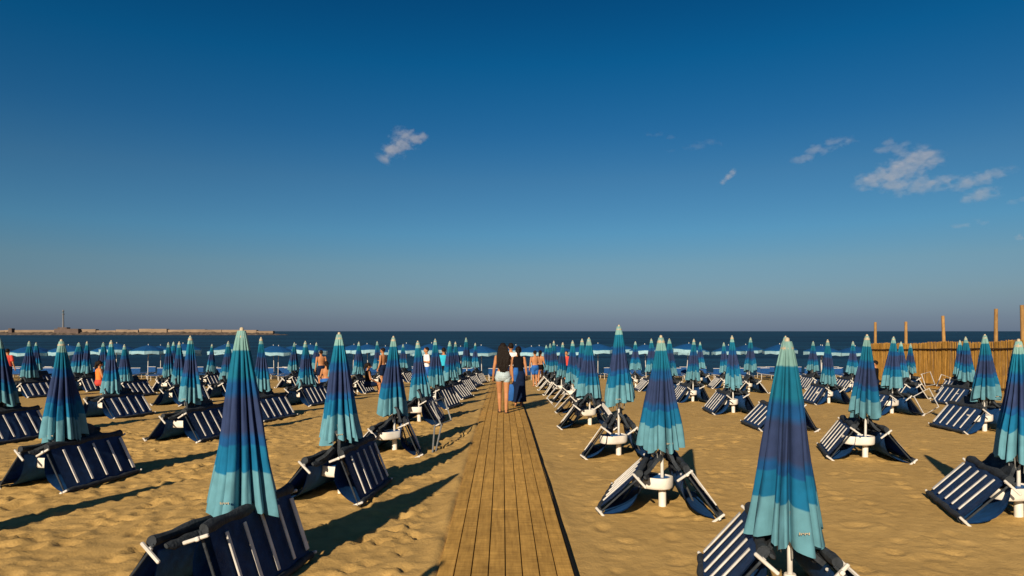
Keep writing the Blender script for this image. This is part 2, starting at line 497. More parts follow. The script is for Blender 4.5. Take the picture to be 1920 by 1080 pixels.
nz = (vnoise(XX / 2.6, YY / 2.6, 1) * 0.075 + vnoise(XX / 0.9, YY / 0.75, 2) * 0.027 + vnoise(XX / 0.38, YY / 0.33, 3) * 0.013 + vnoise(XX / 0.15, YY / 0.13, 4) * 0.010)
nz *= rough * left
rng = np.random.RandomState(3)
for k in range(2600):                                            # footprints
    if k < 1500: cx_, cy_ = rng.uniform(-9, -0.7), rng.uniform(4.6, 18)
    elif k < 2100: cx_, cy_ = rng.uniform(0.8, 10), rng.uniform(4.6, 18)
    else: cx_, cy_ = rng.uniform(-20, 16), rng.uniform(12, 34)
    an = rng.uniform(0, math.pi); la, lb = rng.uniform(0.08, 0.15), rng.uniform(0.045, 0.075)
    dp = rng.uniform(0.006, 0.042) * (1.0 if cx_ < 0 else 0.55)
    i0, i1 = np.searchsorted(AY, (cy_ - 0.4, cy_ + 0.4)); j0, j1 = np.searchsorted(AX, (cx_ - 0.4, cx_ + 0.4))
    if i1 - i0 < 2 or j1 - j0 < 2: continue
    dx, dy = XX[i0:i1, j0:j1] - cx_, YY[i0:i1, j0:j1] - cy_
    u = (dx * math.cos(an) + dy * math.sin(an)) / la; w = (-dx * math.sin(an) + dy * math.cos(an)) / lb
    r2 = u * u + w * w
    nz[i0:i1, j0:j1] += -dp * np.exp(-r2 * 1.2) + dp * 0.55 * np.exp(-(np.sqrt(r2) - 1.5) ** 2 * 4)
for k in range(1500):                                            # small sharp pits
    cx_, cy_ = (rng.uniform(-8, -0.7), rng.uniform(4.6, 15)) if k < 1150 else (rng.uniform(0.8, 8), rng.uniform(4.6, 13))
    rr_, dp = rng.uniform(0.035, 0.07), rng.uniform(0.010, 0.030) * (1.0 if cx_ < 0 else 0.6)
    i0, i1 = np.searchsorted(AY, (cy_ - 0.2, cy_ + 0.2)); j0, j1 = np.searchsorted(AX, (cx_ - 0.2, cx_ + 0.2))
    if i1 - i0 < 2 or j1 - j0 < 2: continue
    r2 = ((XX[i0:i1, j0:j1] - cx_) ** 2 + (YY[i0:i1, j0:j1] - cy_) ** 2) / rr_ ** 2
    nz[i0:i1, j0:j1] += -dp * np.exp(-r2) + dp * 0.35 * np.exp(-(np.sqrt(r2) - 1.7) ** 2 * 3)
for (li_, Z_, X_, t_, x_) in rows:                                # sand heaped round the umbrella sleeves
    r2 = ((XX - X_) ** 2 + (YY - Z_) ** 2) / 0.17 ** 2
    nz += 0.035 * np.exp(-r2)
deck_fade = np.clip((np.abs(XX - 0.03) - 0.56) / 0.35, 0.12, 1.0)
deck_fade = np.where(YY > 41, 1.0, deck_fade)
spill = np.exp(-((XX + 0.585) / 0.075) ** 2) * np.clip(vnoise(XX / 0.5, YY / 0.45, 11) + 0.28, 0, 1) * 0.075 + np.exp(-((XX - 0.66) / 0.07) ** 2) * np.clip(vnoise(XX / 0.5, YY / 0.6, 12) + 0.1, 0, 1) * 0.05
H = H + np.where(YY < 40, spill, 0) + nz * deck_fade - np.where((np.abs(XX - 0.03) < 0.56) & (YY < 41), 0.02, 0.0)

def ground(x, y):
    i = int(np.clip(np.searchsorted(AY, y) - 1, 0, len(AY) - 2)); j = int(np.clip(np.searchsorted(AX, x) - 1, 0, len(AX) - 2))
    fy = (y - AY[i]) / (AY[i + 1] - AY[i]); fx = (x - AX[j]) / (AX[j + 1] - AX[j])
    return float((H[i, j] * (1 - fx) + H[i, j + 1] * fx) * (1 - fy) + (H[i + 1, j] * (1 - fx) + H[i + 1, j + 1] * fx) * fy)

ny_, nx_ = XX.shape
me = bpy.data.meshes.new('beach_sand')
idx = np.arange(ny_ * nx_).reshape(ny_, nx_)
quads = np.stack([idx[:-1, :-1], idx[:-1, 1:], idx[1:, 1:], idx[1:, :-1]], -1).reshape(-1, 4)
me.vertices.add(ny_ * nx_); me.vertices.foreach_set('co', np.stack([XX, YY, H], -1).astype(np.float32).ravel())
me.loops.add(quads.size); me.loops.foreach_set('vertex_index', quads.ravel().astype(np.int32))
me.polygons.add(len(quads)); me.polygons.foreach_set('loop_start', np.arange(0, quads.size, 4, dtype=np.int32))
me.polygons.foreach_set('loop_total', np.full(len(quads), 4, dtype=np.int32))
me.polygons.foreach_set('use_smooth', np.ones(len(quads), dtype=bool))
me.update(calc_edges=True); me.validate()
me.materials.append(M['sand'])
beach = tag(obj('beach_sand', me), kind='structure')
beach['label'] = 'golden trampled beach sand sloping to the sea'

mb = MB()
mb.add([(-40000, 44, SEA_Z), (40000, 44, SEA_Z), (40000, 60000, SEA_Z), (-40000, 60000, SEA_Z)], [(0, 1, 2, 3)])
sea = tag(mb.build('sea', M['sea'], smooth=False), kind='structure')
sea['label'] = 'dark blue rippled sea reaching the horizon'

# ------------------------------------------------------------------ boardwalk
bw = tag(obj('boardwalk', None, loc=(0.025, 0, 0)), kind='structure')
bw['label'] = 'weathered wooden boardwalk of long planks leading to the sea'
PW, NPL, SEC = 1.115 / 8, 8, 3.4
pm = MB()
pm.box((0, 0, 0), (PW - 0.009, SEC - 0.004, 0.03), bev=0.002)
plank_me = pm.mesh('plank', M['deck'], smooth=False)
y0 = 7.55 - 2 * SEC
while y0 < 40:
    ya, yb = y0, y0 + SEC
    za, zb = float(np.interp(ya, GY, GZ)), float(np.interp(yb, GY, GZ))
    for k in range(NPL):
        obj('plank', plank_me, bw, loc=((k - 3.5) * PW, (ya + yb) / 2, (za + zb) / 2 + 0.018 + random.uniform(-0.0015, 0.0015)),
            rot=(math.atan2(zb - za, SEC), random.uniform(-0.012, 0.012), random.uniform(-0.0008, 0.0008)))
    y0 += SEC
pts, y = [], 2.0
while y < 40:
    pts.append((0.604 + 0.004 * math.sin(y * 0.9), y, float(np.interp(y, GY, GZ)) + 0.024)); y += 0.4
hose = MB().tube(pts, 0.0145, 8).build('edge_hose', M['hose'])
tag(hose, 'black rubber hose lying along right edge of the boardwalk', 'hose')

# ------------------------------------------------------------------ closed umbrellas
CL = 1.25
def canopy_mesh(seed, spread=1.0):
    rs = random.Random(seed)
    nl, nt_ = 13, 36
    fs = [0.0, 0.035, 0.08, 0.14, 0.23, 0.36, 0.5, 0.64, 0.77, 0.87, 0.93, 0.97]
    per = len(fs); M_ = nl * per
    wid = [rs.uniform(0.45, 1.6) for _ in range(nl)]
    tot = sum(wid); edge = [0.0]
    for w in wid: edge.append(edge[-1] + w / tot)
    amp = [rs.uniform(0.82, 1.14) for _ in range(nl)]
    sg = -1 if seed % 3 else 1
    saw = [sg * rs.uniform(0.05, 0.34) for _ in range(nl)]
    drop = [rs.uniform(-0.055, 0.06) for _ in range(nl)]
    slope = [rs.uniform(-0.09, 0.09) for _ in range(nl)]
    dep = [rs.uniform(0.42, 0.72) for _ in range(nl)]
    gw = [rs.uniform(0.10, 0.22) for _ in range(nl)]
    twist = rs.uniform(-0.22, 0.22)
    ph = [rs.uniform(0, 6.28) for _ in range(6)]
    V, UV = [], []
    for i in range(nt_ + 1):
        t = i / nt_
        Rr = 0.030 + 0.232 * spread * t ** 0.88 + 0.010 * math.sin(t * 7 + ph[0]) * t
        for k in range(M_):
            l, f = divmod(k, per); f = fs[f]
            th = 2 * math.pi * (edge[l] + (edge[l + 1] - edge[l]) * f) + twist * t + 0.05 * math.sin(t * 5 + ph[2]) * t
            d0 = min(f, 1 - f)
            dd = dep[l] if f < 0.5 else dep[(l + 1) % nl]
            gg = gw[l] if f < 0.5 else gw[(l + 1) % nl]
            fold = dd * math.exp(-(d0 / gg) ** 2) * min(1, t * 3.5 + 0.15)
            belly = 1 - 0.10 * math.cos(math.pi * (f - 0.5)) * (0.5 + 0.5 * math.sin(ph[3] + l * 1.9))   # panels sag a little flat
            r = Rr * amp[l] ** min(1, t * 2) * (1 - fold) * (1 + saw[l] * (f - 0.5) * min(1, t * 2)) * belly
            r += 0.005 * math.sin(f * 9 + l * 2.3 + t * 12 + ph[1]) * t
            z = -CL * t - t ** 1.4 * (drop[l] + slope[l] * (f - 0.5)) + 0.03 * fold * t
            V.append((r * math.cos(th), r * math.sin(th), z)); UV.append((k / M_, t))
    F = []
    for i in range(nt_):
        for k in range(M_):
            k2 = (k + 1) % M_
            F.append((i * M_ + k, (i + 1) * M_ + k, (i + 1) * M_ + k2, i * M_ + k2))
    me = bpy.data.meshes.new('canopy')
    me.from_pydata(V, [], F)
    me.materials.append(M['canopy'])
    uvl = me.uv_layers.new(name='UVMap')
    li = np.zeros(len(me.loops), dtype=np.int32); me.loops.foreach_get('vertex_index', li)
    uvl.data.foreach_set('uv', np.array(UV, dtype=np.float32)[li].ravel())
    me.polygons.foreach_set('use_smooth', [True] * len(F))
    me.update()
    return me
canopies = [canopy_mesh(s, sp) for s, sp in ((1, 1.0), (2, 1.0), (3, 0.94), (4, 1.05), (5, 0.9), (6, 1.0), (8, 1.08), (9, 0.97))]

fm = MB()
fm.loft([(0, 0, -0.105, 0.046, 0.046), (0, 0, -0.085, 0.050, 0.050), (0, 0, -0.07, 0.044, 0.044), (0, 0, -0.04, 0.034, 0.034), (0, 0, -0.02, 0.028, 0.028),
         (0, 0, -0.015, 0.020, 0.020), (0, 0, 0.012, 0.017, 0.017), (0, 0, 0.022, 0.008, 0.008)], 14)
finial_me = fm.mesh('cap', M['cream'])
pole_me = MB().tube([(0, 0, 0), (0, 0, 1)], 0.019, 10).mesh('pole', M['white'])
sleeve_me = MB().loft([(0, 0, -0.15, 0.043, 0.043), (0, 0, 0.24, 0.043, 0.043), (0, 0, 0.25, 0.038, 0.038)], 14).mesh('sand_sleeve', M['plastic'])
# oval tray table clamped on the pole
tm = MB()
def oval(zs):
    return [(-0.115, -0.015, z, 0.235 * k, 0.155 * k) for z, k in zs]
tm.loft(oval([(0.205, 0.90), (0.215, 0.97), (0.24, 1.0), (0.325, 1.0), (0.335, 0.985), (0.335, 0.90), (0.31, 0.88)]), 28, p=0.75)
table_me = tm.mesh('side_table', M['plastic'])
tray_me = MB().loft(oval([(0.312, 0.86), (0.322, 0.86)]), 28, p=0.75).mesh('tray', M['bluetop'])
rm = MB()
for k in range(8):
    a = k * math.pi / 4 + 0.2
    rm.tube([(0.13 * math.cos(a), 0.13 * math.sin(a), -1.06), (0.09 * math.cos(a + .1), 0.09 * math.sin(a + .1), -CL - 0.06 - 0.03 * (k % 3))], 0.006, 5)
rm.tube([(0, 0, -1.10), (0, 0, -1.20)], 0.035, 10)
rib_me = rm.mesh('rib_ends', M['grey'])
lm = MB()
for i, (dx, dz, w, h) in enumerate(((-0.05, 0.0, 0.012, 0.030), (-0.03, -0.004, 0.010, 0.022), (-0.012, 0.004, 0.014, 0.010), (0.008, -0.002, 0.010, 0.026), (0.028, 0.003, 0.018, 0.012), (0.05, 0.0, 0.012, 0.028))):
    lm.box((dx, 0, dz), (w, 0.004, h))
mark_me = lm.mesh('printed_mark', M['cream'], smooth=False)

# ------------------------------------------------------------------ folded sunbeds
BL_, BW_ = 1.28, 0.60
def sheet(mb, x0, sag, y_, z0, z1, mi=0, ny=9, nz_=7, seed=0, th=0.008):
    rs = random.Random(seed)
    for side in (0, 1):
        V, F = [], []
        for i in range(ny + 1):
            for j in range(nz_ + 1):
                u, v = i / ny, j / nz_
                yy = -y_ + 2 * y_ * u
                w = 0.006 * math.sin(u * 11 + seed) * math.sin(v * 3.1)
                x = x0 - sag * math.sin(math.pi * v) ** 0.9 + w - (th if side else 0)
                V.append((x, yy, z0 + (z1 - z0) * v))
        for i in range(ny):
            for j in range(nz_):
                q = (i * (nz_ + 1) + j, (i + 1) * (nz_ + 1) + j, (i + 1) * (nz_ + 1) + j + 1, i * (nz_ + 1) + j + 1)
                F.append(q if not side else q[::-1])
        mb.add(V, F, mi)
    return mb
SLY = (-0.44, -0.20, 0.05, 0.31, 0.55)
def bed_parts():
    P = {}
    P['outer_sling'] = sheet(MB(), 0.040, 0.012, 0.60, 0.03, 0.57, seed=1).mesh('outer_sling', M['navy'])
    P['inner_sling'] = sheet(MB(), -0.030, 0.125, 0.60, 0.03, 0.56, seed=4).mesh('inner_sling', M['royal'])
    b = MB(); b.tube([(0.03, -0.63 + 1.26 * k / 12, 0.60 + 0.006 * math.sin(k)) for k in range(13)], [0.033 + 0.006 * math.sin(k * 1.7) for k in range(13)], 10, ell=(1.0, 1.2))
    P['top_padding'] = b.mesh('top_padding', M['slate'])
    b = MB(); b.tube([(0.035, -0.62 + 1.24 * k / 12, 0.025 + 0.004 * math.sin(k * 1.3)) for k in range(13)], [0.030 + 0.005 * math.sin(k * 2.1) for k in range(13)], 10)
    P['bottom_padding'] = b.mesh('bottom_padding', M['slate'])
    b = MB()
    b.tube([(-0.045 + 0.008 * math.sin(k * 0.9), -0.42 + 0.98 * k / 14, 0.60 - 0.012 * math.sin(math.pi * k / 14) + 0.004 * math.sin(k * 2.3)) for k in range(15)],
           [(0.030 + 0.005 * math.sin(k * 1.9 + 0.6)) * (0.45 if k in (0, 14) else 1) for k in range(15)], 10, ell=(1.3, 0.75))
    P['sunshade_roll'] = b.mesh('sunshade_roll', M['slate'])
    b = MB()          # crumpled sunshade hood carrying the slope on up to the pole
    V, F = [], []
    for side in (0, 1):
        for i in range(13):
            for j in range(7):
                u, v = i / 12, j / 6
                yy = (-0.52 + 1.0 * u) * (1 - 0.45 * v) + 0.03 * math.sin(v * 5 + u * 3) - 0.05 * v
                x = -0.015 + 0.010 * math.sin(u * 13 + v * 4) * (0.4 + v) + 0.012 * math.sin(u * 7 - v * 6) + 0.02 * abs(math.sin(u * 6.3 + 0.4)) * v - (0.035 if side else 0)
                V.append((x, yy, 0.60 + 0.22 * v + 0.025 * math.sin(u * 9 + 1) * v - 0.03 * math.sin(u * math.pi) * (1 - v)))
    for side in (0, 1):
        o_ = side * 91
        for i in range(12):
            for j in range(6):
                q = (o_ + i * 7 + j, o_ + (i + 1) * 7 + j, o_ + (i + 1) * 7 + j + 1, o_ + i * 7 + j + 1)
                F.append(q if not side else q[::-1])
    for i in range(12):
        F.append((i * 7 + 6, (i + 1) * 7 + 6, 91 + (i + 1) * 7 + 6, 91 + i * 7 + 6))
    for j in range(6):
        F.append((j, j + 1, 91 + j + 1, 91 + j)); F.append((84 + j, 84 + j + 1, 175 + j + 1, 175 + j))
    b.add(V, F); P['sunshade_hood'] = b.mesh('sunshade_hood', M['slate'])
    b = MB(); b.box((0.058, 0, 0.305), (0.014, 0.034, 0.44), bev=0.004); P['slat'] = b.mesh('slat', M['white'], smooth=False)
    b = MB(); b.tube([(0.0, 0, 0.0), (0.0, 0, 0.60)], 0.010, 8); P['end_rail'] = b.mesh('end_rail', M['slate'])
    b = MB(); b.box((-0.025, 0, 0), (0.19, 0.026, 0.024), bev=0.006); b.box((0.0, -0.02, 0.0), (0.03, 0.03, 0.03), bev=0.006); P['foot_bar'] = b.mesh('foot_bar', M['white'], smooth=False)
    b = MB(); b.tube([(-0.045, -0.50, 0.56), (-0.13, 0.10, 0.03)], 0.011, 8); P['brace'] = b.mesh('brace', M['grey'])
    b = MB()
    b.tube([(0, -0.22, 0), (0, -0.25, 0.40), (0, -0.20, 0.44), (0, 0.20, 0.44), (0, 0.25, 0.40), (0, 0.22, 0)], 0.013, 8); P['leg_frame'] = b.mesh('leg_frame', M['white'])
    return P
BP = bed_parts()
def near_bed(flip):
    r = obj('folded_sunbed', None)
    for k in ('outer_sling', 'inner_sling', 'top_padding', 'bottom_padding', 'sunshade_roll', 'sunshade_hood', 'brace'):
        obj(k, BP[k], r)
    for i, yy in enumerate(SLY):
        obj('slat', BP['slat'], r, loc=(0, yy * flip, 0), scl=(1, 1.7 if i == 4 else 1, 1))
    for yy in (-0.63, 0.63):
        obj('end_rail', BP['end_rail'], r, loc=(0.0, yy, 0.0))
        for zz in (0.03, 0.56):
            obj('foot_bar', BP['foot_bar'], r, loc=(0, yy + math.copysign(0.03, yy), zz))
    return r
fb = MB()
sheet(fb, 0.040, 0.012, 0.60, 0.03, 0.57, 0, 3, 3); sheet(fb, -0.03, 0.125, 0.60, 0.03, 0.56, 1, 3, 5)
fb.tube([(0.03, -0.63, 0.6), (0.03, 0.63, 0.6)], 0.036, 7, 2); fb.tube([(0.035, -0.62, 0.025), (0.035, 0.62, 0.025)], 0.032, 7, 2)
fb.tube([(-0.055, -0.6 + 0.22 * k, 0.625 - 0.02 * (k % 2)) for k in range(6)], [0.05, 0.04, 0.055, 0.04, 0.05, 0.045], 7, 2)
fb.box((-0.02, 0, 0.72), (0.05, 0.75, 0.26), 2, bev=0.02)
for yy in SLY: fb.box((0.058, yy, 0.305), (0.014, 0.045, 0.44), 3)
for yy in (-0.63, 0.63):
    fb.tube([(0, yy, 0), (0, yy, 0.6)], 0.014, 6, 3)
    for zz in (0.03, 0.56): fb.box((-0.03, yy * 1.045, zz), (0.22, 0.03, 0.028), 3)
far_bed_me = fb.mesh('folded_sunbed', [M['navy'], M['royal'], M['slate'], M['white']])

BED_OVR = {  # photo column -> (yaw, tilt left, tilt right, shift)
 455: (-13, 40, 19, -0.12), 640: (-10, 42, 22, 0.15), 1242: (-12, 46, 36, 0.15), 1622: (-14, 36, 40, 0.35), 1910: (-14, 44, 34, 0.20), 1482: (-12, 40, 48, 0.35), 117: (-14, 40, 28, 0.2), 357: (-14, 42, 30, 0.2), 740: (-6, 44, 24, 0.1), 786: (-6, 44, 30, 0.1)}
YAW_OVR = {(740, 1): 10, (1242, 1): -6, (1482, 1): -5, (1622, 1): -8, (1160, -1): -14}
FRAMES = {(786, 1): [[(810, 752, 12.6), (826, 795, 12.2), (846, 788, 12.8), (832, 745, 13.2)], [(815, 798, 12.0), (811, 850, 11.4), (816, 850, 11.5), (828, 796, 12.1)]],
          (1092, -1): [[(1025, 747, 16.2), (1045, 724, 16.6), (1061, 738, 16.6), (1040, 764, 16.0)]],
          (1672, 1): [[(1712, 744, 17.6), (1742, 728, 17.9), (1760, 763, 17.4), (1733, 778, 17.0)]],
          (1691, 1): [[(1727, 702, 23.6), (1744, 697, 24), (1753, 721, 23.4), (1735, 724, 23.2)], [(1756, 724, 22.6), (1765, 702, 23), (1782, 708, 23), (1776, 728, 22.4)]]}
proto_bed, rolled = {}, []
u_i = 0
for li in sorted(bylines):
    L = sorted(bylines[li], key=lambda r: r[1])
    side = 'left' if li < 5 else 'right'
    ln = ORD[(li % 5) + 1]
    n_out = sum(1 for r in L if r[4] < 0)                     # out of frame at the near left: seen only by their shadows
    for n, (li_, Z, X, t, xpx) in enumerate(L, 1 - n_out):
        rs = random.Random(int(xpx) * 13 + 5)
        g = ground(X, Z)
        tip = pz(t, Z)
        tip = min(max(tip, g + 1.62), g + 2.2)
        hh = tip - g
        ln_max = 0.7 if Z < 12 else 1.8
        root = obj('closed_umbrella', None, loc=(X, Z, g), rot=(R(rs.uniform(-ln_max, ln_max)), R(rs.uniform(-ln_max, ln_max)), R(rs.uniform(-25, 25))))
        where = f'{ORD[n]} from the camera in {ln} line {side} of boardwalk' if xpx > 0 else f'out of frame near left, casting its shadow in, {ln} line'
        tag(root, f'closed blue striped umbrella, {where}', 'umbrella', 'closed umbrellas standing in lines')
        cs = rs.uniform(0.97, 1.03) * {455: 1.128, 1482: 1.09}.get(xpx, 1.0)
        fat = {151: 1.55, 196: 1.2, 455: 1.04, 1482: 1.04}.get(xpx, rs.uniform(0.90, 1.08))
        can = obj('canopy', canopies[u_i % len(canopies)], root, loc=(0, 0, hh), rot=(0, 0, rs.uniform(0, 6.28)), scl=(fat * cs * rs.uniform(0.95, 1.05), fat * cs * rs.uniform(0.95, 1.05), cs))
        obj('cap', finial_me, root, loc=(0, 0, hh + 0.012), scl=(0.9, 0.9, 0.72))
        obj('pole', pole_me, root, loc=(0, 0, 0), scl=(1, 1, hh - 0.05))
        obj('sand_sleeve', sleeve_me, root)
        if xpx != 1482:
            tb = obj('side_table', table_me, root, rot=(0, 0, rs.uniform(-0.5, 0.5)))
            obj('tray', tray_me, tb)
        obj('rib_ends', rib_me, root, loc=(0, 0, hh), scl=(cs, cs, cs))
        if Z < 14 and u_i % 2 == 0 or xpx in (640, 1242, 455, 117):
            a = R(rs.uniform(-105, -75)) - root.rotation_euler.z
            obj('printed_mark', mark_me, root, loc=(0.262 * cs * math.cos(a), 0.262 * cs * math.sin(a), hh - CL * cs * 0.93), rot=(R(8), 0, a + math.pi / 2), scl=(0.62, 1, 0.6))
        u_i += 1
        yaw0, tl, tr, sh = BED_OVR.get(xpx, (rs.uniform(-19, -10) if li < 5 else rs.uniform(-6, 3) if li > 5 else rs.uniform(-12, -5), rs.uniform(34, 44), rs.uniform(27, 40), rs.uniform(-0.05, 0.3)))
        for sgn in (-1, 1):
            tau = R(tl if sgn < 0 else tr)
            yaw = R(yaw0 + (-4 if sgn < 0 else 3) + rs.uniform(-2, 2))
            if (xpx, sgn) in YAW_OVR: yaw = R(YAW_OVR[(xpx, sgn)])
            off = (BW_ + 0.24) * math.sin(tau) + 0.05
            c, s_ = math.cos(yaw), math.sin(yaw)
            bx_, by_ = X + sgn * off * c - sh * s_, Z + sgn * off * s_ + sh * c
            gz = min(ground(bx_ - s_ * q, by_ + c * q) for q in (-0.5, 0, 0.5)) + 0.012
            # the root carries yaw and lean; its local Y is the bed's long edge
            Mx = Matrix.Rotation(yaw + (math.pi if sgn < 0 else 0), 4, 'Z') @ Matrix.Rotation(-tau, 4, 'Y')
            if Z < 21.5:
                if sgn not in proto_bed:
                    bd = proto_bed[sgn] = near_bed(sgn)
                else:
                    bd = copy_tree(proto_bed[sgn])
            else:
                bd = obj('folded_sunbed', far_bed_me)
            if xpx == 455: rolled.append(bd)                      # its sunshades are rolled up tight
            bd.location = (bx_, by_, gz)
            bd.rotation_euler = Mx.to_euler()
            bd.scale = (1.06, rs.uniform(0.95, 1.02), 1.06)
            if xpx < 0: tag(bd, f"folded navy sunbed {'left' if sgn < 0 else 'right'} of the out of frame umbrella in {ln} line", 'sunbed', 'folded sunbeds leaning against umbrella poles')
            else: tag(bd, f"folded navy sunbed leaning {'left' if sgn < 0 else 'right'} of {NUM[n]} umbrella, {ln} line {side} of boardwalk", 'sunbed', 'folded sunbeds leaning against umbrella poles')
            if (xpx, sgn) in FRAMES:                             # a leg frame left swung out
                Mw = Mx @ Matrix.Diagonal((*bd.scale, 1)); Mw.translation = (bx_, by_, gz)
                inv = Mw.inverted()
                fm_ = MB()
                for loop in FRAMES[(xpx, sgn)]:
                    pw = [Vector((px(a, z_), z_, pz(b_, z_))) for a, b_, z_ in loop]
                    fm_.tube([inv @ p for p in pw + [pw[0].lerp(pw[1], 0.05)]], 0.014, 7)
                fm_.build('leg_frame', M['grey'] if xpx == 786 else M['white'], bd)

for bd in rolled:
    for ch in list(bd.children):
        if ch.name.startswith('sunshade_hood'): bpy.data.objects.remove(ch)

# ------------------------------------------------------------------ open umbrellas and sunbeds by the water
def open_canopy():
    V, UV, F = [], [], []
    n, rings = 16, [(0.0, 0.0, 0.0), (0.12, 0.12, -0.025), (0.4, 0.42, -0.11), (0.65, 0.72, -0.215), (0.83, 1.0, -0.335), (0.845, 1.03, -0.36), (0.85, 1.03, -0.37), (1.0, 1.02, -0.53)]
    for (t, r, z) in rings:
        for k in range(n):
            a = 2 * math.pi * k / n
            rr = r * (1.0 if k % 2 == 0 else (0.945 if t > 0 else 1))
            zz = z - (0.03 * (t > 0.9) * (k % 2 == 0)) + (0.02 * t if k % 2 else 0)
            V.append((rr * math.cos(a), rr * math.sin(a), zz)); UV.append((k / n, t))
    for i in range(len(rings) - 1):
        for k in range(n):
            k2 = (k + 1) % n
            F.append((i * n + k, (i + 1) * n + k, (i + 1) * n + k2, i * n + k2))
    me = bpy.data.meshes.new('canopy')
    me.from_pydata(V, [], F); me.materials.append(M['open_canopy'])
    uvl = me.uv_layers.new(name='UVMap')
    for l in me.loops: uvl.data[l.index].uv = UV[l.vertex_index]
    me.update()
    return me
open_me = open_canopy()
osm = MB()     # opened sunbed
osm.box((0, 0, 0.34), (0.56, 1.85, 0.03), 0); osm.box((0, 0.72, 0.50), (0.56, 0.03, 0.34), 0, Matrix.Translation((0, 0.0, 0)))
for sx in (-1, 1):
    osm.tube([(sx * 0.29, -0.95, 0.34), (sx * 0.29, 0.95, 0.34)], 0.018, 6, 1)
    for yy in (-0.75, 0.6): osm.tube([(sx * 0.29, yy, 0.34), (sx * 0.29, yy, 0)], 0.015, 6, 1)
osm.tube([(-0.29, 0.72, 0.68), (0.29, 0.72, 0.68)], 0.018, 6, 1)
openbed_me = osm.mesh('open_sunbed', [M['royal'], M['white']])
ro = random.Random(21)
opens = []
for row, (Y0, xs) in enumerate(((40.5, np.arange(-30.6, 21, 2.45)), (44.0, np.arange(-33.0, 22, 2.55)))):
    for x in xs:
        X, Y = float(x) + ro.uniform(-0.5, 0.5), Y0 + ro.uniform(-0.9, 0.9)
        if abs(X - 0.0) < 0.55: X = -0.9 if X < 0 else 0.9
        opens.append((row, X, Y))
for row in (0, 1):
    rr = sorted([o for o in opens if o[0] == row], key=lambda o: o[1])
    for n, (_, X, Y) in enumerate(rr, 1):
        g = ground(X, Y)
        h = 2.08 + ro.uniform(-0.1, 0.1)
        u = obj('open_umbrella', None, loc=(X, Y, g), rot=(R(ro.uniform(-3, 3)), R(ro.uniform(-3, 3)), ro.uniform(0, 6)))
        k = f'{ORD[n]} from the left'
        tag(u, f"open blue umbrella, {k} in the {'front' if row == 0 else 'rear'} row by the water", 'umbrella', 'open umbrellas along the water')
        obj('canopy', open_me, u, loc=(0, 0, h), scl=(ro.uniform(0.92, 1.05),) * 2 + (1,))
        obj('pole', pole_me, u, scl=(1, 1, h + 0.06))
        if True:
            for sgn in (-1, 1):
                bX, bY = X + sgn * 0.72, Y - ro.uniform(0.3, 1.2)
                b = obj('open_sunbed', openbed_me, loc=(bX, bY, ground(bX, bY)), rot=(0, 0, R(ro.uniform(-15, 15))))
                tag(b, f"opened blue sunbed on {'left' if sgn < 0 else 'right'} under umbrella {k} in {'front' if row == 0 else 'rear'} seaside row", 'sunbed', 'opened sunbeds near the water')

# ------------------------------------------------------------------ reed fence
FX = 19.5
fence = tag(obj('reed_fence', None, loc=(FX, 0, 0)), 'golden reed mat fence with tall wooden posts at right', 'fence')
FY0, FY1 = 14.0, 36.2
rf = random.Random(4)
mb = MB(); y = FY0
while y < FY1:
    w = rf.uniform(0.014, 0.024)
    gb = float(np.interp(y, GY, GZ)) - 0.05
    top = 1.33 + (36 - y) / 10.5 * 0.33 + 0.03 * math.sin(y * 1.3) + 0.012 * math.sin(y * 5.3) + rf.uniform(-0.045, 0.02)
    x = rf.uniform(-0.018, 0.018)
    lx, ly = rf.uniform(-0.02, 0.02), rf.uniform(-0.035, 0.035)
    mb.tube([(x, y, gb), (x + lx * .5, y + ly * .5, (gb + top) / 2), (x + lx, y + ly, top)], w / 1.7, 5)
    y += w * 0.92
tag(mb.build('reed_mat', M['reed'], fence), kind='stuff')
for (xp, ytop, lean) in ((1637, 604, 0.0), (1694, 603, 0.0), (1767, 592, -0.10), (1861, 579, 0.02), (1914, 572, -0.08)):
    Z = FX * FPX / (xp - CX)
    gz = float(np.interp(Z, GY, GZ)); ht = pz(ytop, Z) - gz
    p = MB().tube([(0, 0, -0.3), (lean * 0.4, 0, ht * 0.5), (lean, 0, ht)], [0.078, 0.072, 0.064], 10).build('post', M['post'], fence)
    p.location = (0.12, Z, gz)
for dz, rr_ in ((-0.30, 0.028), (-1.93, 0.024)):
    pts = []
    for y in np.arange(FY0, FY1, 0.6):
        top = 1.33 + (36 - y) / 10.5 * 0.33
        z = top + dz if dz > -1 else float(np.interp(y, GY, GZ)) + 0.16
        pts.append((-0.055, float(y), z + 0.012 * math.sin(y * 3)))
    MB().tube(pts, rr_, 6).build('batten', M['batten'], fence)

# ------------------------------------------------------------------ breakwater and lighthouse
BY = 600.0
bwk = tag(obj('breakwater', None, loc=(0, BY, 0)), 'long low tan breakwater across the sea at left', 'breakwater')
rb = random.Random(9)
xe = px(540, BY)
mb = MB(); rings = []
x = -620.0; V, F = [], []
prof = [(-9, SEA_Z - 1.0), (-6.5, SEA_Z + 0.8), (-3.5, SEA_Z + 1.9), (-1, SEA_Z + 2.6), (3, SEA_Z + 3.2), (8, SEA_Z - 1)]
nxs = 0
while x < xe:
    k = min(1.0, (xe - x) / 40.0) ** 0.8
    for (yy, zz) in prof:
        V.append((x, yy + rb.uniform(-1, 1), SEA_Z - 1 + (zz - SEA_Z + 1) * (0.25 + 0.75 * k) + rb.uniform(-0.55, 0.55)))
    nxs += 1; x += 2.2
for i in range(nxs - 1):
    for j in range(len(prof) - 1):
        a = i * len(prof) + j
        F.append((a, a + len(prof), a + len(prof) + 1, a + 1))
mb.add(V, F); mb.build('rock_base', M['rock'], bwk, smooth=False)
x = px(150, BY)
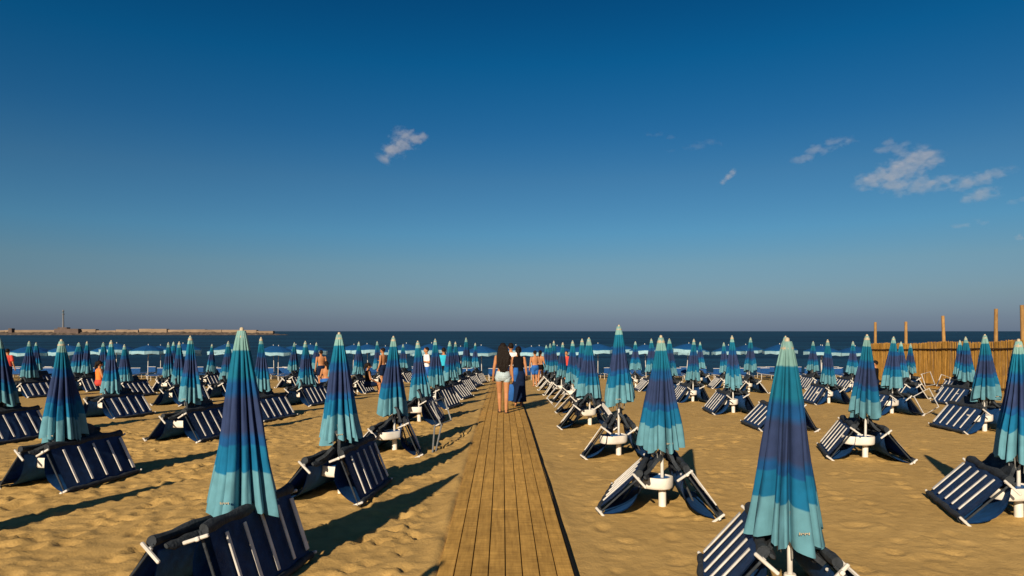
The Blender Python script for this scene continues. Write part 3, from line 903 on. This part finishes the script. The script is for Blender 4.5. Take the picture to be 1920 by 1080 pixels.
while x < px(490, BY):
    w, hgt = rb.uniform(7, 20), rb.uniform(2.6, 4.3) - max(0, (x - px(430, BY)) * 0.02)
    MB().box((x + w / 2, 1.5 + rb.uniform(-0.8, 0.8), SEA_Z + 1.4 + hgt / 2), (w - rb.uniform(0.1, 0.6), 5, hgt)).build('wall_section', M['quay'], bwk, smooth=False); x += w
for c, d in (((px(60, BY), 1.5, SEA_Z + 2.9), (46, 5, 3.0)), ((px(-10, BY), 1.5, SEA_Z + 2.7), (60, 4, 2.8))):
    MB().box(c, d).build('wall_section', M['quay'], bwk, smooth=False)
for c, d in (((px(130, BY), -1.5, SEA_Z + 3.3), (21, 6, 4.4)), ((px(122, BY), -1.5, SEA_Z + 6.1), (8, 5, 1.2)), ((px(24, BY), -1.5, SEA_Z + 3.3), (3, 4, 5))):
    MB().box(c, d).build('harbour_shed', M['shed'], bwk, smooth=False)
LX = px(113, BY)
lh = tag(obj('lighthouse', None, loc=(LX, BY + 4, SEA_Z + 2)), 'slim pale lighthouse standing on the breakwater at far left', 'lighthouse')
ht = pz(580, BY) - SEA_Z - 2
MB().loft([(0, 0, 0, 3.0, 3.0), (0, 0, 2.0, 2.8, 2.8), (0, 0, 2.4, 0.85, 0.85), (0, 0, ht * 0.78, 0.6, 0.6)], 14).build('tower', M['tower'], lh)
g_ = MB(); g_.loft([(0, 0, ht * 0.78, 1.0, 1.0), (0, 0, ht * 0.80, 1.1, 1.1), (0, 0, ht * 0.82, 1.0, 1.0)], 14); g_.build('gallery', M['tower'], lh)
MB().loft([(0, 0, ht * 0.82, 0.65, 0.65), (0, 0, ht * 0.92, 0.65, 0.65)], 12).build('lantern', M['glass'], lh)
MB().loft([(0, 0, ht * 0.92, 1.1, 1.1), (0, 0, ht * 0.96, 0.5, 0.5), (0, 0, ht, 0.08, 0.08)], 12).build('dome', M['tower'], lh)

# ------------------------------------------------------------------ people
def remesh(o, vox, it=3):
    m = o.modifiers.new('remesh', 'REMESH'); m.mode = 'VOXEL'; m.voxel_size = vox; m.use_smooth_shade = True
    s = o.modifiers.new('smooth', 'SMOOTH'); s.factor = 0.5; s.iterations = it
    return o

def person(X, Y, label, height=1.72, yaw=0.0, pose='stand', top=None, bottom='navycloth', hair='short', female=False, vox=0.012, group=None, z=None, skirt=None, step=0.12):
    k = height / 1.72
    gz = ground(X, Y) if z is None else z
    root = tag(obj('person', None, loc=(X, Y, gz), rot=(0, 0, yaw), scl=(k, k, k)), label, 'person', group)
    b = MB()
    hw = 0.095                                   # hip half-spacing
    sh = 0.165 if female else 0.19
    drop = 0.0 if pose != 'sit' else -0.50
    hipz = 0.90 + drop
    T = lambda z_: z_ + drop
    # torso
    wst = 0.118 if female else 0.140
    b.loft([(0, 0, T(0.80), 0.09, 0.07), (0, -0.01, T(0.86), 0.165, 0.115), (0, -0.012, T(0.93), 0.175, 0.125), (0, 0, T(1.02), 0.15, 0.105), (0, 0.006, T(1.10), wst, 0.092),
            (0, 0.004, T(1.20), wst + 0.018, 0.10), (0, 0, T(1.30), wst + 0.035, 0.108), (0, -0.004, T(1.38), sh - 0.02, 0.10), (0, -0.008, T(1.425), sh * 0.75, 0.075), (0, 0, T(1.455), 0.075, 0.055)], 20)
    b.cap((0, 0.0, T(1.43)), 0.058, (0, 0.012, T(1.53)), 0.050)
    b.ball((0, 0.018, T(1.615)), (0.078, 0.098, 0.112))
    b.ball((0, 0.045, T(1.565)), (0.058, 0.065, 0.06))
    b.cap((0, 0.11, T(1.615)), 0.012, (0, 0.128, T(1.59)), 0.014)
    for s_ in (-1, 1): b.ball((s_ * 0.08, 0.01, T(1.60)), (0.014, 0.025, 0.034))
    # legs
    for s_ in (-1, 1):
        if pose == 'sit':
            hip, knee, ank = (s_ * hw, 0.02, hipz - 0.0), (s_ * 0.13, 0.42, hipz + 0.03), (s_ * 0.12, 0.46, 0.07)
        else:
            st = step * s_ if pose == 'walk' else 0.02 * s_
            hip, knee, ank = (s_ * hw, 0, 0.87), (s_ * 0.085, st * 0.75 + 0.03, 0.49), (s_ * 0.075, st * 1.1 - 0.015, 0.085)
        b.cap(hip, 0.092, knee, 0.058); b.cap(knee, 0.056, tuple(Vector(knee).lerp(Vector(ank), 0.35) + Vector((0, -0.014, 0))), 0.055)
        b.cap(tuple(Vector(knee).lerp(Vector(ank), 0.35) + Vector((0, -0.014, 0))), 0.054, ank, 0.036)
        b.cap((ank[0], ank[1] - 0.03, 0.035), 0.033, (ank[0] + s_ * 0.012, ank[1] + 0.15, 0.026), 0.026)
        # arm
        if pose == 'sit': sho, elb, wri = (s_ * sh, 0, T(1.385)), (s_ * (sh + 0.06), 0.06, T(1.12)), (s_ * (sh - 0.02), 0.26, T(1.02))
        else:
            sw = -0.06 * s_ if pose == 'walk' else 0.05 * math.sin(X * 7 + s_)
            sho, elb, wri = (s_ * sh, -0.005, 1.385), (s_ * (sh + 0.055), -0.02 + sw * 0.5, 1.11), (s_ * (sh + 0.075), 0.045 + sw, 0.875)
            if pose == 'stand' and s_ == (1 if int(abs(X) * 10) % 2 else -1):        # one forearm raised
                elb, wri = (s_ * (sh + 0.06), -0.03, 1.12), (s_ * (sh - 0.02), 0.19, 1.17)
        b.cap(sho, 0.050 if female else 0.058, elb, 0.037); b.cap(elb, 0.038, wri, 0.026)
        d = (Vector(wri) - Vector(elb)).normalized()
        palm = Vector(wri) + d * 0.075
        b.cap(tuple(Vector(wri) + d * 0.02), 0.026, tuple(palm), 0.029)
        for fi, (oy, ln_) in enumerate(((0.028, 0.062), (0.010, 0.075), (-0.009, 0.070), (-0.027, 0.055))):
            p0 = palm + Vector((0, oy, 0)); p1 = p0 + d * ln_ * 0.55 + Vector((-s_ * 0.004, 0, 0)); p2 = p1 + d * ln_ * 0.45 + Vector((-s_ * 0.016, 0.006, 0))
            b.cap(tuple(p0), 0.0095, tuple(p1), 0.009, 8); b.cap(tuple(p1), 0.009, tuple(p2), 0.0075, 8)
        q0 = Vector(wri) + d * 0.03 + Vector((0, 0.022, 0)); q1 = q0 + d * 0.035 + Vector((-s_ * 0.006, 0.026, 0)); q2 = q1 + d * 0.03 + Vector((-s_ * 0.006, 0.006, 0))
        b.cap(tuple(q0), 0.013, tuple(q1), 0.011, 8); b.cap(tuple(q1), 0.011, tuple(q2), 0.009, 8)
    body = remesh(b.build('body', M['skin'], root), vox)
    # bottoms
    if skirt:
        c = MB()
        c.loft([(0, 0, 1.04, 0.150, 0.11), (0, -0.01, 0.93, 0.195, 0.145), (0, -0.01, 0.80, 0.20, 0.16), (0.01, -0.01, 0.5, 0.20, 0.18), (0.015, -0.02, 0.25, 0.215, 0.20), (0.015, -0.02, 0.13, 0.225, 0.215)], 24)
        o = c.build('long_skirt', M[skirt], root)
    else:
        c = MB()
        e = 0.016
        c.loft([(0, -0.012, T(0.80), 0.12, 0.10), (0, -0.012, T(0.87), 0.185, 0.135), (0, -0.014, T(0.93), 0.19, 0.142), (0, 0, T(1.035), 0.158, 0.118)], 24)
        for s_ in (-1, 1):
            if pose == 'sit': c.cap((s_ * hw, 0.02, hipz), 0.108, (s_ * 0.12, 0.26, hipz + 0.015), 0.092)
            else:
                st = (step if pose == 'walk' else 0.02) * s_
                end = 0.76 if female else 0.58
                f_ = (0.87 - end) / 0.38
                c.cap((s_ * hw, 0, 0.87), 0.110, (s_ * (hw - 0.01 * f_), st * 0.75 * f_ + 0.02 * f_, end + 0.06), 0.100 if female else 0.095)
        o = remesh(c.build('shorts', M[bottom], root), vox)
    if top:
        c = MB(); e = 0.018
        z0 = 0.94 if not female else 1.0
        c.loft([(0, 0, T(z0), 0.19 if not female else 0.16, 0.13 if not female else 0.12), (0, 0, T(1.10), wst + 0.03, 0.115), (0, 0, T(1.22), wst + 0.04, 0.12), (0, 0, T(1.32), wst + 0.055, 0.125), (0, -0.004, T(1.395), sh, 0.115), (0, -0.006, T(1.44), sh * 0.72, 0.085)], 22)
        if not female:
            for s_ in (-1, 1): c.cap((s_ * (sh - 0.01), 0, T(1.385)), 0.072, (s_ * (sh + 0.035), -0.01, T(1.22)), 0.066)
        remesh(c.build('shirt', M[top], root), vox)
    # hair
    c = MB()
    if hair == 'long':
        c.ball((0, 0.0, T(1.635)), (0.095, 0.112, 0.115))
        rsn = random.Random(3)
        for i in range(34):
            a = rsn.uniform(-1, 1)
            x0 = a * 0.085
            pts = [(x0, -0.06, T(1.66)), (x0 * 1.25, -0.115, T(1.55)), (a * 0.135 + rsn.uniform(-.035, .035), -0.125, T(1.42)), (a * 0.15 + rsn.uniform(-.035, .035), -0.12 - rsn.uniform(0, .02), T(1.27)),
                   (a * 0.125 + rsn.uniform(-.035, .035), -0.118 - rsn.uniform(0, .02), T(1.15)), (a * 0.07 + rsn.uniform(-.035, .035), -0.13, T(1.04 - rsn.uniform(0, 0.06) + abs(a) * 0.06))]
            c.tube(pts, [0.03, 0.034, 0.034, 0.032, 0.028, 0.010], 7)
        remesh(c.build('hair', M['hair'], root), 0.011, 1)
    elif hair == 'bun':
        c.ball((0, 0.0, T(1.635)), (0.092, 0.110, 0.112)); c.ball((0, -0.095, T(1.66)), 0.05)
        c.tube([(0, -0.09, T(1.62)), (0.01, -0.13, T(1.52)), (0.0, -0.125, T(1.40))], [0.05, 0.045, 0.015], 9)
        remesh(c.build('hair', M['hair'], root), 0.011, 1)
    else:
        c.ball((0, -0.006, T(1.645)), (0.087, 0.102, 0.100))
        c.build('hair', M['hair'], root)
    return root

w1 = person(px(943, 17.2), 17.2, 'woman with long wavy dark hair, bare back and pale denim shorts walking on boardwalk', 1.73, R(2), 'walk', None, 'denim', 'long', True, 0.0075, step=-0.10)
for s_, st in ((-1, 0.10), (1, -0.10)):
    sp = MB(); sp.box((0, 0.05, 0.006), (0.095, 0.26, 0.016), bev=0.006); sp.tube([(-0.042, 0.02, 0.01), (-0.04, 0.02, 0.055), (0, 0.02, 0.075), (0.04, 0.02, 0.055), (0.042, 0.02, 0.01)], 0.009, 6)
    o = sp.build('sandal', M['sandal'], w1); o.location = (s_ * 0.08, st * 1.1 - 0.01, 0.0)
w1.location.z = float(np.interp(17.2, GY, GZ)) + 0.04
w2 = person(px(972, 19.2), 19.2, 'woman in black top and long navy skirt walking beside the boardwalk edge', 1.66, R(-4), 'walk', 'black', 'navycloth', 'bun', True, 0.009, skirt='navycloth', step=0.08)
w2.location.z = float(np.interp(19.2, GY, GZ)) + 0.04
wz = w2.location.z
bag = tag(obj('beach_bag', None, loc=(px(972, 19.2) - 0.235, 19.14, wz + 0.15)), 'bright blue cloth bag hanging beside woman in navy skirt', 'bag')
MB().loft([(0.02, 0, 0.0, 0.10, 0.06), (0, 0, 0.04, 0.15, 0.09), (0, 0, 0.22, 0.155, 0.10), (0.02, 0, 0.38, 0.13, 0.08), (0.04, 0, 0.46, 0.09, 0.045)], 18, p=0.8).build('pouch', M['bagblue'], bag)
MB().tube([(-0.03, 0, 0.45), (-0.005, 0.0, 0.62), (0.02, 0.0, 0.685), (0.06, 0.0, 0.62), (0.10, 0, 0.45)], 0.010, 6).build('strap', M['bagblue'], bag)
tw = MB(); tw.loft([(0, 0, 0, 0.02, 0.02), (-0.02, 0, 0.10, 0.07, 0.035), (0.0, 0, 0.26, 0.10, 0.05), (0.03, 0, 0.40, 0.06, 0.04)], 14)
o = tw.build('hip_scarf', M['bagblue'], w2); o.location = (-0.09, -0.15, 0.72)
m1 = person(px(958, 22.5), 22.5, 'man in white t-shirt walking ahead of the two women', 1.80, 0, 'walk', 'whitecloth', 'navycloth', 'short', False, 0.012)
m1.location.z = float(np.interp(22.5, GY, GZ)) + 0.04
FG = 'distant beachgoers'
for (xp, Z, pose, top, bottom, hair, fem, yaw, lab) in (
    (832, 27.5, 'stand', 'turquoise', 'black', 'short', False, 0.2, 'man in turquoise t-shirt standing among closed umbrellas left of boardwalk'),
    (800, 29.0, 'stand', 'whitecloth', 'bagblue', 'short', False, 2.0, 'person in white shirt and blue shorts left of the turquoise shirt man'),
    (718, 29.5, 'stand', None, 'navycloth', 'short', False, 1.2, 'bare chested dark haired man standing between closed umbrellas at left'),
    (690, 25.5, 'sit', 'black', 'navycloth', 'bun', True, -1.2, 'dark haired woman in black sitting among sunbeds at left'),
    (602, 30.5, 'stand', None, 'navycloth', 'short', False, 0.6, 'bare chested man in navy shorts beyond the second umbrella'),
    (612, 28.0, 'sit', None, 'bagblue', 'bun', True, 0.5, 'suntanned woman seated beside the man in navy shorts'),
    (1003, 32.0, 'stand', None, 'bagblue', 'short', False, 0.3, 'bare chested man in blue shorts just right of boardwalk end'),
    (1013, 33.5, 'stand', None, 'black', 'bun', True, -0.5, 'suntanned woman in black shorts right of the boardwalk end'),
    (1062, 36.0, 'stand', 'red', 'navycloth', 'short', False, 2.8, 'person in red shirt seen between first line umbrellas right of boardwalk'),
    (1641, 27.0, 'sit', 'black', 'navycloth', 'short', False, 1.0, 'person in black sitting in front of the reed fence'),
    (14, 31.0, 'stand', 'red', 'navycloth', 'short', False, 0.0, 'person in red shirt at the far left edge'),
    (186, 26.5, 'sit', 'orange', 'red', 'bun', True, -0.8, 'woman in orange top sitting between sunbeds at far left')):
    X = px(xp, Z)
    zz = ground(X, Z)
    person(X, Z, lab, random.uniform(1.66, 1.8), yaw, pose, top, bottom, hair, fem, 0.016, FG, z=zz - (0.0 if pose != 'sit' else 0.0))

# ------------------------------------------------------------------ clouds
CD = 3200.0
def cloud(cx, cy, w, h, lobes, dens, seed, label, ang=0.0):
    s = CD / FPX
    c = Vector((px(cx, CD), CD, pz(cy, CD)))
    rx, rz = w / 2 * s * 1.15, h / 2 * s * 1.25
    ry = min(rx, rz) * 1.0
    bm = bmesh.new(); bmesh.ops.create_icosphere(bm, subdivisions=3, radius=1.0)
    me = bpy.data.meshes.new('cloud'); bm.to_mesh(me); bm.free()
    m = bpy.data.materials.new('cloud_vapour'); m.use_nodes = True
    nt = m.node_tree; nt.nodes.clear()
    out = N(nt, 'ShaderNodeOutputMaterial')
    pv = N(nt, 'ShaderNodeVolumePrincipled')
    pv.inputs['Color'].default_value = (0.97, 0.93, 0.94, 1)
    pv.inputs['Anisotropy'].default_value = 0.0
    nt.links.new(pv.outputs[0], out.inputs['Volume'])
    tc = N(nt, 'ShaderNodeTexCoord')
    no = N(nt, 'ShaderNodeTexNoise')
    mp = N(nt, 'ShaderNodeMapping')
    mp.inputs['Scale'].default_value = (rx / 46, ry / 46, rz / 30)
    mp.inputs['Location'].default_value = (seed * 7.3, seed * 3.1, seed * 1.7)
    mp.inputs['Rotation'].default_value = (0, R(-25), 0)
    nt.links.new(tc.outputs['Object'], mp.inputs['Vector']); nt.links.new(mp.outputs[0], no.inputs['Vector'])
    no.inputs['Scale'].default_value = 1.0; no.inputs['Detail'].default_value = 6; no.inputs['Roughness'].default_value = 0.62
    acc = None
    for (lx, lz, lr) in lobes:
        sub = N(nt, 'ShaderNodeVectorMath', operation='SUBTRACT'); sub.inputs[1].default_value = (lx, 0, lz)
        nt.links.new(tc.outputs['Object'], sub.inputs[0])
        sc_ = N(nt, 'ShaderNodeVectorMath', operation='MULTIPLY'); sc_.inputs[1].default_value = (1.0, 0.6, 1.0)
        nt.links.new(sub.outputs[0], sc_.inputs[0])
        le = N(nt, 'ShaderNodeVectorMath', operation='LENGTH'); nt.links.new(sc_.outputs[0], le.inputs[0])
        d = mathn(nt, 'SUBTRACT', 1.0, mathn(nt, 'DIVIDE', le.outputs['Value'], lr))
        acc = d if acc is None else mathn(nt, 'MAXIMUM', acc, d)
    v = mathn(nt, 'ADD', acc, mathn(nt, 'MULTIPLY', mathn(nt, 'SUBTRACT', no.outputs['Fac'], 0.575), 3.3))
    v = mathn(nt, 'MULTIPLY', v, 2.2, True)
    le = N(nt, 'ShaderNodeVectorMath', operation='LENGTH'); nt.links.new(tc.outputs['Object'], le.inputs[0])
    edge = mathn(nt, 'MULTIPLY', mathn(nt, 'SUBTRACT', 1.0, le.outputs['Value']), 5.0, True)
    v = mathn(nt, 'MULTIPLY', mathn(nt, 'MULTIPLY', v, edge), dens)
    nt.links.new(v, pv.inputs['Density'])
    m.cycles.volume_step_rate = 0.35
    me.materials.append(m)
    o = obj('cloud', me, loc=c, scl=(rx, ry, rz))
    tag(o, label, 'cloud', 'small clouds in the sky')
    return o
cloud(755, 274, 106, 70, [(-.62, -.55, .34), (-.3, -.15, .40), (0.0, .15, .40), (0.05, .52, .34), (.38, .25, .34), (.66, .38, .24)], 0.0082, 1, 'single small white cloud high above the boardwalk')
cloud(1684, 320, 176, 92, [(-.78, -.62, .22), (-.5, -.35, .34), (-.2, -.15, .40), (.1, .05, .42), (.4, .4, .46), (.7, .45, .30), (0, -.5, .36), (.4, -.48, .34), (.66, -.4, .26)], 0.0054, 2, 'largest cloud, white and ragged, in the sky at upper right')
cloud(1670, 277, 80, 38, [(-.35, -.2, .45), (.2, 0, .40), (-.1, .45, .35), (.6, .35, .3)], 0.0038, 3, 'thin wisp of cloud just above the largest cloud')
cloud(1831, 340, 160, 76, [(-.8, -.25, .22), (-.62, .05, .25), (-.3, -.1, .34), (.05, .05, .34), (.4, .3, .28), (.7, .5, .22), (.1, -.5, .36), (-.15, -.7, .2)], 0.0046, 4, 'ragged white cloud right of the largest cloud')
cloud(1546, 282, 136, 60, [(-.75, -.55, .28), (-.5, -.4, .3), (-.25, .0, .3), (.0, .0, .26), (.25, .4, .28), (.6, .5, .28), (.85, .65, .2)], 0.0046, 5, 'slanting string of small cloud puffs left of the largest cloud')
cloud(1367, 331, 40, 32, [(-.5, -.5, .4), (-.1, -.1, .45), (.35, .4, .4)], 0.0096, 6, 'tiny slanted cloud puff below the faint wisps')
cloud(1305, 275, 110, 32, [(-.75, -.45, .25), (-.05, -.1, .4), (.4, .4, .4)], 0.0019, 7, 'faint cloud wisps above the tiny slanted puff')
cloud(1240, 254, 70, 24, [(-.1, .2, .4), (.4, -.2, .4), (-.6, .1, .3)], 0.0019, 8, 'very faint wisp, leftmost of the right-hand clouds')
cloud(1820, 420, 80, 28, [(-.5, -.2, .4), (.45, .2, .45)], 0.0033, 9, 'pair of faint cloud puffs low at the right')
cloud(1911, 443, 26, 22, [(0, 0, .6), (.4, -.2, .4)], 0.0060, 10, 'small faint cloud puff lowest at right edge')
cloud(1912, 375, 60, 26, [(-.3, -.2, .5), (.4, .2, .5)], 0.0022, 11, 'faint cloud patch at right edge below the ragged cloud')
